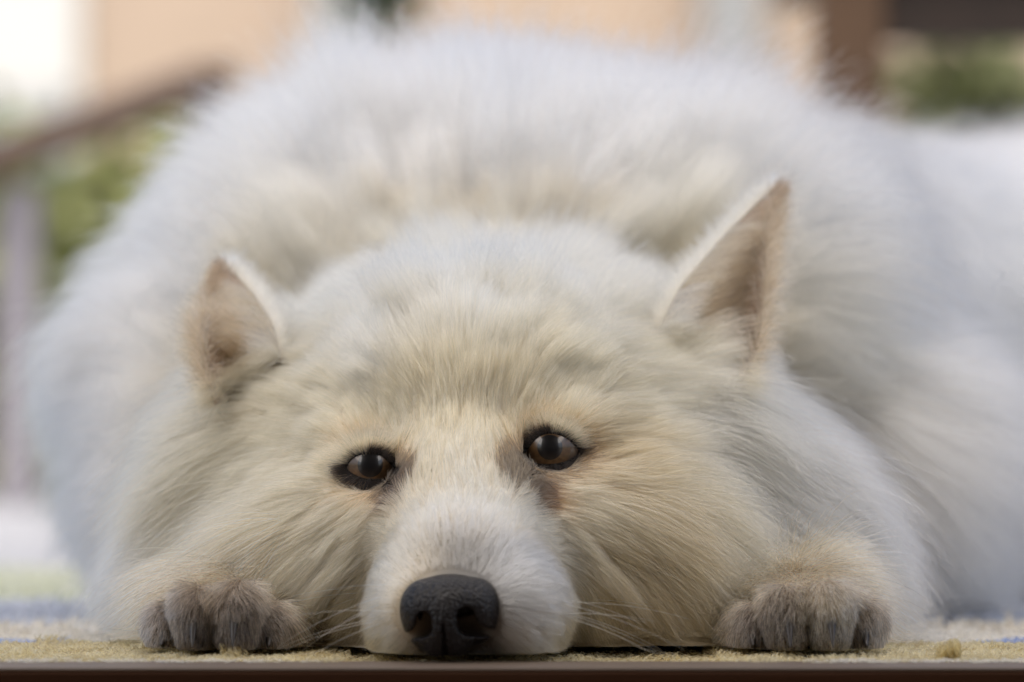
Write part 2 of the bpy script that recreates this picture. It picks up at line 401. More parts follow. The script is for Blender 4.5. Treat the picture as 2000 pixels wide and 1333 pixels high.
# the dark skin and hair round the eyes; image offsets from the eye, in px of the photograph
def project(P):
    d = P[:, 1]
    return 1000+P[:, 0]/d*FPX, HOR-(P[:, 2]-CZ)/d*FPX
def eye_mark(P):
    """0..1 how black the hair is, and the direction away from the nearest eye"""
    px, py = project(P)
    k = np.zeros(len(P), np.float32); br = np.zeros(len(P), np.float32)
    near = (P[:, 1] < 1.27)
    def blob(cx, cy, rx, ry, rot=0.0):
        c, s = math.cos(rot), math.sin(rot)
        u = (px-cx)*c+(py-cy)*s; v = -(px-cx)*s+(py-cy)*c
        return np.sqrt((u/rx)**2+(v/ry)**2)
    def sm(e, lo, hi): return np.clip((hi-e)/(hi-lo), 0, 1)
    n1 = 0.10*np.sin(px*.35+py*.2)+.08*np.sin(py*.47-px*.21)
    for e in (blob(726, 914, 60, 46, .15)+n1, blob(770, 938, 36, 48, .3)+n1, blob(1080, 882, 65, 50, -.1)+n1, blob(1012, 921, 42, 44, -.6)+n1, blob(1046, 952, 25, 50, 0)+n1):
        k = np.maximum(k, sm(e, .78, 1.12))
    for e in (blob(768, 965, 26, 46, .2), blob(1058, 965, 30, 48, -.1)):
        br = np.maximum(br, sm(e, .5, 1.3))
    return k*near, br*near
LID = {'l': [(-44, 1), (-30, -17), (-4, -25), (22, -21), (42, -4), (56, 15), (38, 22), (12, 25), (-14, 22), (-36, 12)],
       'r': [(56, 6), (46, -9), (28, -23), (3, -30), (-22, -24), (-42, -2), (-58, 22), (-36, 27), (-10, 30), (16, 28), (42, 19)]}
def in_eye(P, s=1.08):
    """inside the lid line of either eye"""
    px, py = project(P); res = np.zeros(len(P), bool)
    for k, pts in LID.items():
        pts = np.array(pts)*s+np.array(EYE_IMG[k]); ins = np.zeros(len(P), bool)
        for (x0, y0), (x1, y1) in zip(pts, np.roll(pts, -1, 0)):
            ins ^= ((y0 > py) != (y1 > py)) & (px < (x1-x0)*(py-y0)/(y1-y0+1e-9)+x0)
        res |= ins
    return res & (P[:, 1] < 1.27)

# ------------------------------------------------------------------ the setting
M_board = mat_plain('worn_brown_wood', (.115, .066, .038), .42, .35, 6.0, (2, 60, 60), .25)
M_floor = mat_plain('pale_painted_boards', (.40, .42, .46), .5, .12, 4.0, (1, 6, 1), .1)
M_rug = mat_attr('rug_backing', .95)
M_pile = mat_hair('rug_pile', .7, .9)
M_grass = mat_plain('lawn', (.09, .13, .04), .9, .4, 8.0)
M_wall = mat_plain('peach_render', (.47, .375, .31), .85, .10, 3.0, bump=.2)
M_grey = mat_plain('grey_blue_paint', (.30, .315, .345), .6, .1, 5.0)
M_pale = mat_plain('pale_grey_paint', (.52, .535, .57), .6, .08, 5.0)
M_blue = mat_plain('pale_blue_render', (.50, .62, .70), .8, .10, 3.0)
M_bench = mat_plain('brown_stained_timber', (.105, .058, .030), .6, .35, 5.0, (8, 8, 1), .2)
M_shaded = mat_plain('shaded_timber', (.022, .012, .008), .6, .3, 5.0, (8, 8, 1), .2)  # bench timber darkened to paint the shade under the seat
M_rail = mat_plain('reddish_brown_timber', (.11, .072, .05), .6, .3, 5.0, (1, 12, 12), .2)
M_post = mat_plain('mauve_grey_timber', (.28, .27, .31), .7, .2, 5.0, (8, 8, 1), .2)
M_terra = mat_plain('terracotta', (.40, .18, .10), .8, .15, 8.0)

box('lawn', -60, 60, 4.6, 90, -.75, -.45, M_grass)['kind'] = 'structure'
box('porch_floor', -3.0, 3.0, 1.148, 4.6, -.20, -.008, M_floor)['kind'] = 'structure'
box('step', -3.0, 3.0, 0.58, 1.100, -.30, -.17, M_board, bevel=.006)['kind'] = 'structure'
g = box('ground', -60, 60, -60, 4.6, -.75, -.45, mat_plain('earth', (.17, .14, .11), .95, .3, 5.0)); g['kind'] = 'structure'
nos = box('threshold_board', -3.0, 3.0, 1.1145, 1.1475, -.0019, -.001, mat_plain('lit_taupe_wood', (.155, .112, .082), .5, .3, 6.0, (2, 60, 60), .25), bevel=.0004); nos['kind'] = 'structure'  # same wood as the front below; lighter tone paints the lit top
bfront = box('shaded_board_front', -3.0, 3.0, 1.1138, 1.1470, -.060, -.0021, mat_plain('shaded_front_wood', (.045, .018, .008), .7, spec=.08, noise=.3, scale=6.0, stretch=(2, 60, 60), bump=.25), bevel=.0008); bfront['kind'] = 'structure'  # front face of the same board, shade painted in as a darker tone

# rug: woven backing with a short fuzzy pile, bands of gold, cream, grey blue and sage
def rug_col(x, y):
    n = .006*np.sin(x*61)+.004*np.sin(x*143+1)
    yy = y+n
    c = np.tile(np.array([.37, .285, .135]), (len(x), 1))
    def put(m, col): c[m] = col
    put((yy > 1.25), (.56, .49, .38))
    put((yy > 1.40), (.36, .40, .52))
    put((yy > 1.585), (.44, .47, .30))
    motif = (np.abs(((x+.102+.0) % .105)-.0525) < .012) & (np.abs(yy-1.252) < .010)
    put(motif, (.17, .22, .42))
    motif2 = (np.abs(((x+.06) % .12)-.06) < .018) & (np.abs(yy-1.33) < .018)
    put(motif2, (.20, .28, .46))
    return c
rug = tag(empty('rug', (0, 1.5, -.005)), 'golden fringed wool rug with grey blue and sage bands under the dog', 'rug')
rx = np.linspace(-.62, .62, 160); ry = np.linspace(1.1425, 1.96, 120)
X, Y = np.meshgrid(rx, ry, indexing='ij')
Z = -.0040+.0006*np.sin(X*90)*np.sin(Y*70)
vt = np.stack([X, Y, Z], -1).reshape(-1, 3); ix = np.arange(160*120).reshape(160, 120)
q = np.stack([ix[:-1, :-1], ix[1:, :-1], ix[1:, 1:], ix[:-1, 1:]], -1).reshape(-1, 4)
back = mesh_obj('backing', vt, q, M_rug, rug)
sm_ = back.modifiers.new('thickness', 'SOLIDIFY'); sm_.thickness = .003; sm_.offset = -1
ac = back.data.attributes.new('col', 'FLOAT_COLOR', 'POINT')
ac.data.foreach_set('color', np.concatenate([rug_col(vt[:, 0], vt[:, 1])*.7, np.ones((len(vt), 1))], 1).astype(np.float32).ravel())

def curves_obj(name, pts, rad, col, mat, parent=None):
    """pts (n, k, 3), rad (n, k), col (n, 3)"""
    n, k = pts.shape[:2]
    cu = bpy.data.hair_curves.new(name)
    cu.add_curves([k]*n)
    cu.attributes['position'].data.foreach_set('vector', np.ascontiguousarray(pts, np.float32).ravel())
    ra = cu.attributes.get('radius') or cu.attributes.new('radius', 'FLOAT', 'POINT')
    ra.data.foreach_set('value', np.ascontiguousarray(rad, np.float32).ravel())
    ct = cu.attributes.new('col', 'FLOAT_COLOR', 'CURVE')
    ct.data.foreach_set('color', np.concatenate([col, np.ones((n, 1))], 1).astype(np.float32).ravel())
    cu.materials.append(mat)
    return link(bpy.data.objects.new(name, cu), parent)

def pile(n, x0, x1, y0, y1, ln, rad):
    x = rng.uniform(x0, x1, n); y = rng.uniform(y0, y1, n)
    cell = .0026
    cx = (np.floor(x/cell)+.5+.35*np.sin(np.floor(y/cell)*12.9))*cell; cyy = (np.floor(y/cell)+.5+.35*np.sin(np.floor(x/cell)*7.7))*cell
    t = np.linspace(0, 1, 5)
    h = ln*(.75+.5*rng.random(n))*(1+.25*np.sin(x*310+np.sin(y*190)*2)*np.sin(y*270))
    h *= np.where((np.sin(x*97)*np.sin(y*83+2)) > .93, 1.6, 1)
    P = np.zeros((n, 5, 3))
    ph = rng.uniform(0, 6.28, n); am = rng.uniform(.0004, .0014, n)
    lean = .0018*np.sin(np.stack([x*120+y*60, y*140-x*50], -1))
    for i, s in enumerate(t):
        P[:, i, 0] = x+(cx-x)*.55*s+am*np.sin(ph+s*5)*s+lean[:, 0]*s
        P[:, i, 1] = y+(cyy-y)*.55*s+am*np.cos(ph+s*4)*s+lean[:, 1]*s
        P[:, i, 2] = -.0042+h*(s-.35*s*s)
    rr = np.repeat(np.array([[1, 1, .95, .85, .5]])*rad, n, 0)
    c = rug_col(x, y)*(.8+.4*rng.random((n, 1)))*(.85+.3*np.sin(cx*531+cyy*877)[:, None]**2)
    return P, rr, np.clip(c, 0, .95)
a = [pile(70000, -.215, -.05, 1.1425, 1.30, .0050, .00011), pile(60000, .06, .225, 1.1425, 1.30, .0050, .00011), pile(18000, -.05, .06, 1.1425, 1.30, .0036, .00015), pile(40000, -.45, .45, 1.30, 1.96, .0055, .0005)]
# one pulled tuft standing up by the right fore foot
tx, ty = W(1855, 1290, 1.160)[:2]
P, rr, c = pile(900, tx-.0035, tx+.0035, ty-.002, ty+.002, .0105, .00009)
a.append((P, rr, c))
o = curves_obj('pile', np.concatenate([q_[0] for q_ in a]), np.concatenate([q_[1] for q_ in a]), np.concatenate([q_[2] for q_ in a]), M_pile, rug); o['kind'] = 'stuff'
# loose fringe threads over the board
n = 260
fx = np.concatenate([rng.uniform(-.16, -.06, 90), rng.uniform(.09, .17, 170)]); t = np.linspace(0, 1, 6)
P = np.zeros((n, 6, 3)); wv = rng.uniform(-.010, .010, n); d1 = rng.uniform(.002, .011, n); ph = rng.uniform(0, 6, n)
for i, s in enumerate(t):
    P[:, i, 0] = fx+wv*s+.001*np.sin(ph+5*s); P[:, i, 1] = 1.146-d1*s; P[:, i, 2] = -.0006+.0012*np.sin(math.pi*s)*rng.random(n)+(1-s)*-.001
o = curves_obj('fringe', P, np.full((n, 6), .00010), np.tile([.62, .52, .34], (n, 1)), M_pile, rug); o['kind'] = 'stuff'

# unseen wall behind the camera and roof, added to shade the dog's front
box('shade_wall', -2.0, 2.0, -2.2, -2.0, -.45, 2.9, mat_plain('brown_shade_wall', (.17, .13, .105), .8, .3, 4.0, (1, 1, 14), .3))['kind'] = 'structure'
box('shade_roof', -2.0, 2.0, -2.3, .66, 2.6, 2.75, M_board)['kind'] = 'structure'
box('porch_ground_floor', -6.0, 6.0, -2.0, .575, -.449, -.19, M_board)['kind'] = 'structure'

# house behind the lawn
house = tag(empty('house', (6, 12, -.45)), 'peach rendered house wall across the lawn, blurred behind the dog', 'house')
box('wall', -1.30, 14, 12.0, 16.0, -.45, 4.5, M_wall, house)
o = box('wall', -5.0, -1.302, 11.95, 16.0, -.45, 4.5, mat_plain('sky_white', (.62, .635, .66), .8, .04, 3.0), house); o['label'] = 'white wall standing in for the bright sky left of the house'  # added wall, painted white in place of bright sky
box('pillar', .572, .745, 11.80, 11.998, -.45, 3.0, M_grey, house)
o = box('pillar', -.60, -.42, 11.80, 11.998, -.45, 3.0, M_pale, house); o['label'] = 'paler of the two wall pillars'
box('roof', -5.4, 14.5, 11.6, 16.4, 4.5, 4.7, M_terra, house)
gw = tag(empty('garden_wall', (-3, 9, -.45)), 'pale blue garden wall at the far left beside the peach house', 'wall')
box('wall_face', -6, -1.04, 9.0, 9.2, -.45, .80, M_blue, gw)
box('coping', -6.02, -1.02, 8.97, 9.23, .80, .86, M_pale, gw)

# timber handrail at the left
hr = tag(empty('handrail', (-.5, 4.1, -.008)), 'sloping reddish brown timber handrail on a grey post at the left edge', 'handrail')
bar('rail', W(-170, 372, 3.9), W(425, 148, 4.3), .06, .032, M_rail, hr)
p0 = W(36, 330, 4.03); box('post', p0[0]-.019, p0[0]+.019, 4.0, 4.06, -.008, p0[2]-.02, M_post, hr, .002)
p1 = W(410, 154, 4.28); box('post', p1[0]-.019, p1[0]+.019, 4.25, 4.31, -.008, p1[2]-.016, M_post, hr, .002)

# timber bench at the right
bn = tag(empty('wooden_bench', (.8, 3.2, -.008)), 'dark brown timber bench with square legs at the top right', 'bench')
def blk(name, x0, x1, y0, y1, z0, z1, m=None): return box(name, x0, x1, y0, y1, z0, z1, m or M_bench, bn, .003)
blk('leg', .2305, .2825, 3.00, 3.046, -.008, .432); blk('leg', 1.35, 1.396, 3.00, 3.046, -.008, .432)
blk('leg', .272, .317, 3.42, 3.465, -.008, .90); blk('leg', 1.35, 1.396, 3.42, 3.465, -.008, .90)
blk('apron', .2830, 1.3495, 3.010, 3.036, .364, .430, M_shaded)
for i in range(5): blk('seat_slat', .225, 1.405, 2.985+i*.088, 3.065+i*.088, .4325, .456)
for i in range(3): blk('back_slat', .3175, 1.3495, 3.432, 3.452, .56+i*.12, .64+i*.12)

# shrubs
def leaf_mat(name, col):
    return mat_plain(name, col, .55, .45, 14.0, spec=.4)
def shrub(name, label, x, y, z0, rx_, ry_, rz_, n, size, mat, cat='shrub', group=None):
    s = tag(empty(name, (x, y, z0)), label, cat, group)
    u = rng.normal(size=(n, 3)); u /= np.linalg.norm(u, axis=1, keepdims=True)
    rr_ = (.55+.45*rng.random(n)**.5)*(1+.18*np.sin(u[:, 0]*7+u[:, 2]*5)+.14*np.sin(u[:, 1]*9+1))
    c = np.array([x, y, z0+rz_*1.05])+u*rr_[:, None]*np.array([rx_, ry_, rz_])
    a_ = rng.normal(size=(n, 3)); a_ /= np.linalg.norm(a_, axis=1, keepdims=True)
    b_ = np.cross(a_, rng.normal(size=(n, 3))); b_ /= np.linalg.norm(b_, axis=1, keepdims=True)
    sz = size*(.6+.8*rng.random((n, 1)))
    v = np.stack([c-a_*sz, c+b_*sz*.45, c+a_*sz, c-b_*sz*.45], 1).reshape(-1, 3)
    f = np.arange(4*n).reshape(n, 4)
    mesh_obj('foliage', v, f, mat, s, smooth=False)
    for k in range(5):
        e = np.array([x, y, z0+rz_])+np.array([rx_, ry_, rz_])*np.array([math.cos(k*1.26), math.sin(k*1.26), .2])*.55
        bar('stem', (x+.02*math.cos(k*1.26), y+.02*math.sin(k*1.26), z0), e, .014, .014, M_rail, s, 0)
Lg = leaf_mat('green_leaves', (.13, .15, .06)); Ly = leaf_mat('yellow_green_leaves', (.22, .25, .09)); Ld = leaf_mat('dark_leaves', (.03, .06, .03))
shrub('shrub', 'yellow green shrub behind the sloping handrail', -.66, 6.0, -.45, .27, .22, .465, 4500, .035, Ly)
shrub('shrub', 'olive green shrub at the far left edge behind the grey post', -1.0, 6.6, -.45, .26, .24, .29, 3000, .035, Lg)
shrub('shrub', 'green shrub seen beneath the dark bench seat', 1.00, 7.0, -.45, .62, .30, .585, 12000, .035, Lg)
shrub('shrub', 'green shrub at the right edge over the rump of the dog', 1.60, 7.3, -.45, .50, .30, .55, 7000, .035, Lg)
hp = tag(empty('hanging_plant', (-.40, 10.6, 1.50)), 'dark green hanging plant in front of the pale wall pillar', 'plant')
n = 900; c = np.array([-.355, 10.6, 1.35])+rng.normal(size=(n, 3))*np.array([.055, .05, .11])
a_ = rng.normal(size=(n, 3)); a_ /= np.linalg.norm(a_, axis=1, keepdims=True); b_ = np.cross(a_, rng.normal(size=(n, 3))); b_ /= np.linalg.norm(b_, axis=1, keepdims=True)
mesh_obj('foliage', np.stack([c-a_*.035, c+b_*.014, c+a_*.035, c-b_*.014], 1).reshape(-1, 3), np.arange(4*n).reshape(n, 4), Ld, hp, smooth=False)
box('pot', -.44, -.27, 10.52, 10.68, 1.46, 1.60, M_terra, hp, .02)
bar('bracket', (-.355, 10.6, 1.60), (-.355, 12.0, 2.2), .02, .02, M_bench, hp, 0)


# ------------------------------------------------------------------ the dog
M_skin = mat_attr('dog_skin')
dog = tag(empty('dog', (0, 1.35, 0)), 'fluffy white spitz dog lying on the rug with its chin between its paws', 'dog')
body = mesh_obj('body', BV, BF, M_skin, dog)
kk, bb = eye_mark(BV.astype(np.float32))
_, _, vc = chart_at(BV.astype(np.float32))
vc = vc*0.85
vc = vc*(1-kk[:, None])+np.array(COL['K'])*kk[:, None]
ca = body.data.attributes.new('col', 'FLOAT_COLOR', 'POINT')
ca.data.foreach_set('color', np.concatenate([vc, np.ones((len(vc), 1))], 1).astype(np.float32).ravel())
M_fur = mat_hair('fur')
M_furdark = M_fur
NOSE_C = W(878, 1197, 1.1455).astype(np.float32)

def sample_mesh(V, F, dens_fn):
    """random points on quads, dens_fn(centres) roots per square metre"""
    a, b, c, d = (V[F[:, i]] for i in range(4))
    nrm = np.cross(c-a, d-b); area = .5*np.linalg.norm(nrm, axis=1)
    ctr = (a+b+c+d)/4
    lam = area*dens_fn(ctr)
    n = rng.poisson(lam)
    fi = np.repeat(np.arange(len(F)), n)
    u = rng.random(len(fi))[:, None]; v = rng.random(len(fi))[:, None]
    P = (a[fi]*(1-u)+b[fi]*u)*(1-v)+(d[fi]*(1-u)+c[fi]*u)*v
    return P.astype(np.float32)

def wave(P, f, seed):
    r = np.random.default_rng(seed); o = np.zeros_like(P)
    for k in range(4):
        w = r.normal(size=(3, 3))*f*(1+.6*k); ph = r.uniform(0, 6.28, 3)
        o += np.sin(P@w.astype(np.float32)+ph.astype(np.float32))/(1+.4*k)
    return o*.5

def clump(P, roots, cell, k, power, seed):
    """strands of one little lock lean together towards their tips"""
    q = roots+wave(roots, 2.2/cell, seed)*cell*.45
    ij = np.floor(q/cell).astype(np.int64)
    key = (ij[:, 0]*73856093) ^ (ij[:, 1]*19349663) ^ (ij[:, 2]*83492791)
    _, inv = np.unique(key, return_inverse=True)
    cnt = np.bincount(inv).astype(np.float32)
    n = P.shape[1]
    kl = np.clip(np.linalg.norm(P[:, -1]-P[:, 0], axis=1)/(2.2*cell), .05, 1)
    for i in range(1, n):
        t = (i/(n-1))**power
        for ax in range(3):
            m = np.bincount(inv, weights=P[:, i, ax])/cnt
            P[:, i, ax] += (m[inv]-P[:, i, ax])*(k*t*kl)
    return inv

def lock_hash(roots, cell, seed):
    q = roots+wave(roots, 2.2/cell, seed)*cell*.45
    ij = np.floor(q/cell).astype(np.int64)
    key = (ij[:, 0]*73856093) ^ (ij[:, 1]*19349663) ^ (ij[:, 2]*83492791)
    _, inv = np.unique(key, return_inverse=True)
    tab = np.random.default_rng(seed).normal(size=(inv.max()+1, 4)).astype(np.float32)
    return tab[inv]

def grow(roots, npts=7, fly=0.12, messy=.18, gravity=1.0, locks=((.006, 21), (.016, 22)), lamp=1.0):
    nrm = grad(roots); flow, par, col = chart_at(roots)
    kb, br = eye_mark(roots)
    ln, lift, rad = par[:, 0].copy(), par[:, 1].copy(), par[:, 2].copy()
    # round the eyes the hair is short and points away from the lids
    px, py = project(roots)
    for (ex, ey) in ((720, 914), (1077, 880)):
        dx, dy = px-ex, py-ey; r = np.sqrt((dx/1.1)**2+dy**2)
        w = np.clip((95-r)/50, 0, 1)*(roots[:, 1] < 1.27)
        rad_dir = np.stack([dx, np.full_like(dx, 12.0), -dy], -1); rad_dir /= np.linalg.norm(rad_dir, axis=1, keepdims=True)
        flow = flow*(1-.75*w[:, None])+rad_dir*(.75*w[:, None])
        ln = ln*(1-w)+w*np.minimum(ln, .0055)
        lift = lift*(1-w)+w*R(16)
    ln = np.where(kb > .1, np.minimum(ln, .0042), ln)
    # on the muzzle the hair streams back from the nose
    dn = roots-NOSE_C; rn = np.linalg.norm(dn, axis=1)
    w = np.clip((.030-rn)/.014, 0, 1)[:, None]
    flow = flow*(1-.7*w)+dn/rn[:, None]*(.7*w)
    ln = ln*(1-np.clip((.022-rn)/.010, 0, 1)*.6)
    muz = np.clip((1.215-roots[:, 1])/.02, 0, 1)*(np.abs(roots[:, 0]+.012) < .05)
    ln = ln*(1+.35*muz)
    tan = flow-(flow*nrm).sum(1, keepdims=True)*nrm
    tan /= np.linalg.norm(tan, axis=1, keepdims=True)+1e-6
    N = len(roots)
    lnm = ln[:, None]*1000
    # locks lean a little differently from their neighbours
    wv = wave(roots, 90, 3)+.7*wave(roots, 260, 4)
    tan = tan+wv*(.09+.10*np.clip(lnm/40, 0, 1.2))
    tan = tan-(tan*nrm).sum(1, keepdims=True)*nrm; tan /= np.linalg.norm(tan, axis=1, keepdims=True)+1e-6
    lift = lift*(.75+.5*rng.random(N))+.12*wave(roots, 150, 9)[:, 0]
    lift = np.clip(lift, R(4), R(80))
    d = tan*np.cos(lift)[:, None]+nrm*np.sin(lift)[:, None]
    d = d+rng.normal(size=(N, 3))*messy*(.5+.5*np.clip(lnm/25, .2, 1.2))*.5
    d /= np.linalg.norm(d, axis=1, keepdims=True)
    lw = np.clip(ln/.022, .15, 1.15)
    L = ln*(.55+.6*rng.random(N))
    for (cell, seed), am in zip(locks, (.13*lamp, .17*lamp)):
        h = lock_hash(roots, cell, seed)
        d = d+h[:, :3]*(am*lw)[:, None]; L = L*(1+np.clip(h[:, 3], -1.6, 1.6)*.15*np.minimum(lw, 1))
    d /= np.linalg.norm(d, axis=1, keepdims=True)
    fl = rng.random(N) < fly
    L = np.where(fl, L*(1.22+.2*rng.random(N)), L)
    step = (L/(npts-1))[:, None]
    P = np.zeros((N, npts, 3), np.float32); P[:, 0] = roots-nrm*.0006
    # curl back down towards the skin, and hang
    bend = rng.normal(size=(N, 3)).astype(np.float32)*.10*np.clip(lnm/30, .15, 1.3)
    cur = P[:, 0].copy()
    for i in range(1, npts):
        t = i/(npts-1)
        d = d+bend*.5-nrm*(.10*np.sin(lift)[:, None])
        d[:, 2] -= gravity*(.05*np.clip(L/.05, 0, 1.4))*(.5+t)
        d /= np.linalg.norm(d, axis=1, keepdims=True)
        cur = cur+d*step
        clear = np.minimum(.0004+.10*L*t, .004)
        f = sdf(cur); pen = f < clear
        if pen.any():
            g_ = grad(cur[pen]) if pen.sum() < 2e6 else nrm[pen]
            cur[pen] += g_*(clear[pen]-f[pen])[:, None]
        cur[:, 2] = np.maximum(cur[:, 2], .0008)
        P[:, i] = cur
    prof = np.array([1, 1, .97, .92, .82, .62, .25]) if npts == 7 else np.interp(np.linspace(0, 1, npts), [0, .5, 1], [1, .9, .25])
    rads = rad[:, None]*prof[None]*np.where(fl, .75, 1)[:, None]*(.8+.4*rng.random((N, 1)))
    v = 1+.10*wave(roots, 120, 12)[:, :1]+(.30+.25*muz[:, None])*(rng.random((N, 1))-.6)
    col = np.clip(col*v, .01, .92)
    lb = np.array([.30, .17, .10]); col = col*(1-.8*br[:, None])+lb*(.8*br[:, None])
    if (roots[:, 1] < 1.225).all() and (np.abs(px-1000) > 395).all():
        col = np.clip(col*rng.choice([.3, .8, 1.4, 4.2], (N, 1)), .008, .85)
    kmix = (np.where(rng.random(N) < kb**.42, .97, .25*kb)*(.7+.3*rng.random(N)))[:, None]*np.ones((N, 1))
    col = col*(1-kmix)+np.array(COL['K'])*kmix
    return P, rads, col, ln

ctr_ = lambda c: c
def density(c):
    c32 = c.astype(np.float32)
    _, par, _ = chart_at(c32, .02)
    ln = par[:, 0]; rad = par[:, 1+1]
    cover = 11.0
    den = cover/(2*rad*np.maximum(ln, .004)*.75)
    den *= np.where(c[:, 1] > 1.56, .55, 1.0)*np.where(c[:, 2] < .004, .15, 1)
    return np.minimum(den, 9.0e6)*DENS
DENS = 1.0
roots = sample_mesh(BV.astype(np.float32), BF, density)
keep = ~in_eye(roots) & np.all([np.linalg.norm(roots-c_, axis=1) > r_*1.0 for c_, r_ in EYES.values()], axis=0) & (roots[:, 2] > .0014) & (np.linalg.norm((roots-NOSE_C)/A3(.0148, .014, .0125), axis=1) > 1)
roots = roots[keep]
# which part of the coat each root belongs to
px, py = project(roots)
paw = (roots[:, 1] < 1.225) & (roots[:, 2] < .04) & ((px < 590) | (px > 1400))
face = (roots[:, 1] < 1.315) & ~paw & (px > 520) & (px < 1320)
legs = ~paw & ~face & (roots[:, 1] < 1.365) & (roots[:, 2] < .085)
neck = ~paw & ~face & ~legs & (roots[:, 1] < 1.40) & (roots[:, 2] > .04)
trunk = ~(paw | face | legs | neck)
print('roots', len(roots), 'face', face.sum(), 'legs', legs.sum(), 'paw', paw.sum(), 'neck', neck.sum(), 'trunk', trunk.sum())
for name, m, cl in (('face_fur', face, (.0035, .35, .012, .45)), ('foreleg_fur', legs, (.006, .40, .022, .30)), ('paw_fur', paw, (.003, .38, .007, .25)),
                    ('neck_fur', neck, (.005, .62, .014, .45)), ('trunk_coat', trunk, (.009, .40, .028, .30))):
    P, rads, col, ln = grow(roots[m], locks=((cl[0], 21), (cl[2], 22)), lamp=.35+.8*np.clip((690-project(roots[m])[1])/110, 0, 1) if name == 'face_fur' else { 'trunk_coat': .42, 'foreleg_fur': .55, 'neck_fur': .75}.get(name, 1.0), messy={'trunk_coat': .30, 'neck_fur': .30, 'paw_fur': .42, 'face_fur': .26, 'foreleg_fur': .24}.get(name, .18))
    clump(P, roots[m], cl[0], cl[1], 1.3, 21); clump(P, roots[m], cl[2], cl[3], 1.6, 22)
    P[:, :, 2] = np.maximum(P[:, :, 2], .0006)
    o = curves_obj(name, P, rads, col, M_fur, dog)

# ---- eyes
M_sclera = mat_plain('eye_white', (.10, .07, .05), .25, coat=1.0)
M_iris = mat_plain('brown_iris', (.15, .08, .030), .35, .5, 900.0, coat=1.0)
M_pupil = mat_plain('pupil', (.006, .006, .007), .3, coat=1.0)
M_lid = mat_attr('eyelid_skin', .42)
def cap(a0, a1, r, nr, ns, c, ax):
    u = np.cross(ax, (0, 0, 1.0)); u /= np.linalg.norm(u); v = np.cross(u, ax)
    vs = []; fs = []
    for i in range(nr+1):
        a_ = a0+(a1-a0)*i/nr
        for j in range(ns):
            th = 2*math.pi*j/ns
            vs.append(c+r*(math.cos(a_)*ax+math.sin(a_)*(math.cos(th)*u+math.sin(th)*v)))
    for i in range(nr):
        for j in range(ns):
            fs.append((i*ns+j, i*ns+(j+1) % ns, (i+1)*ns+(j+1) % ns, (i+1)*ns+j))
    return np.array(vs), np.array(fs)
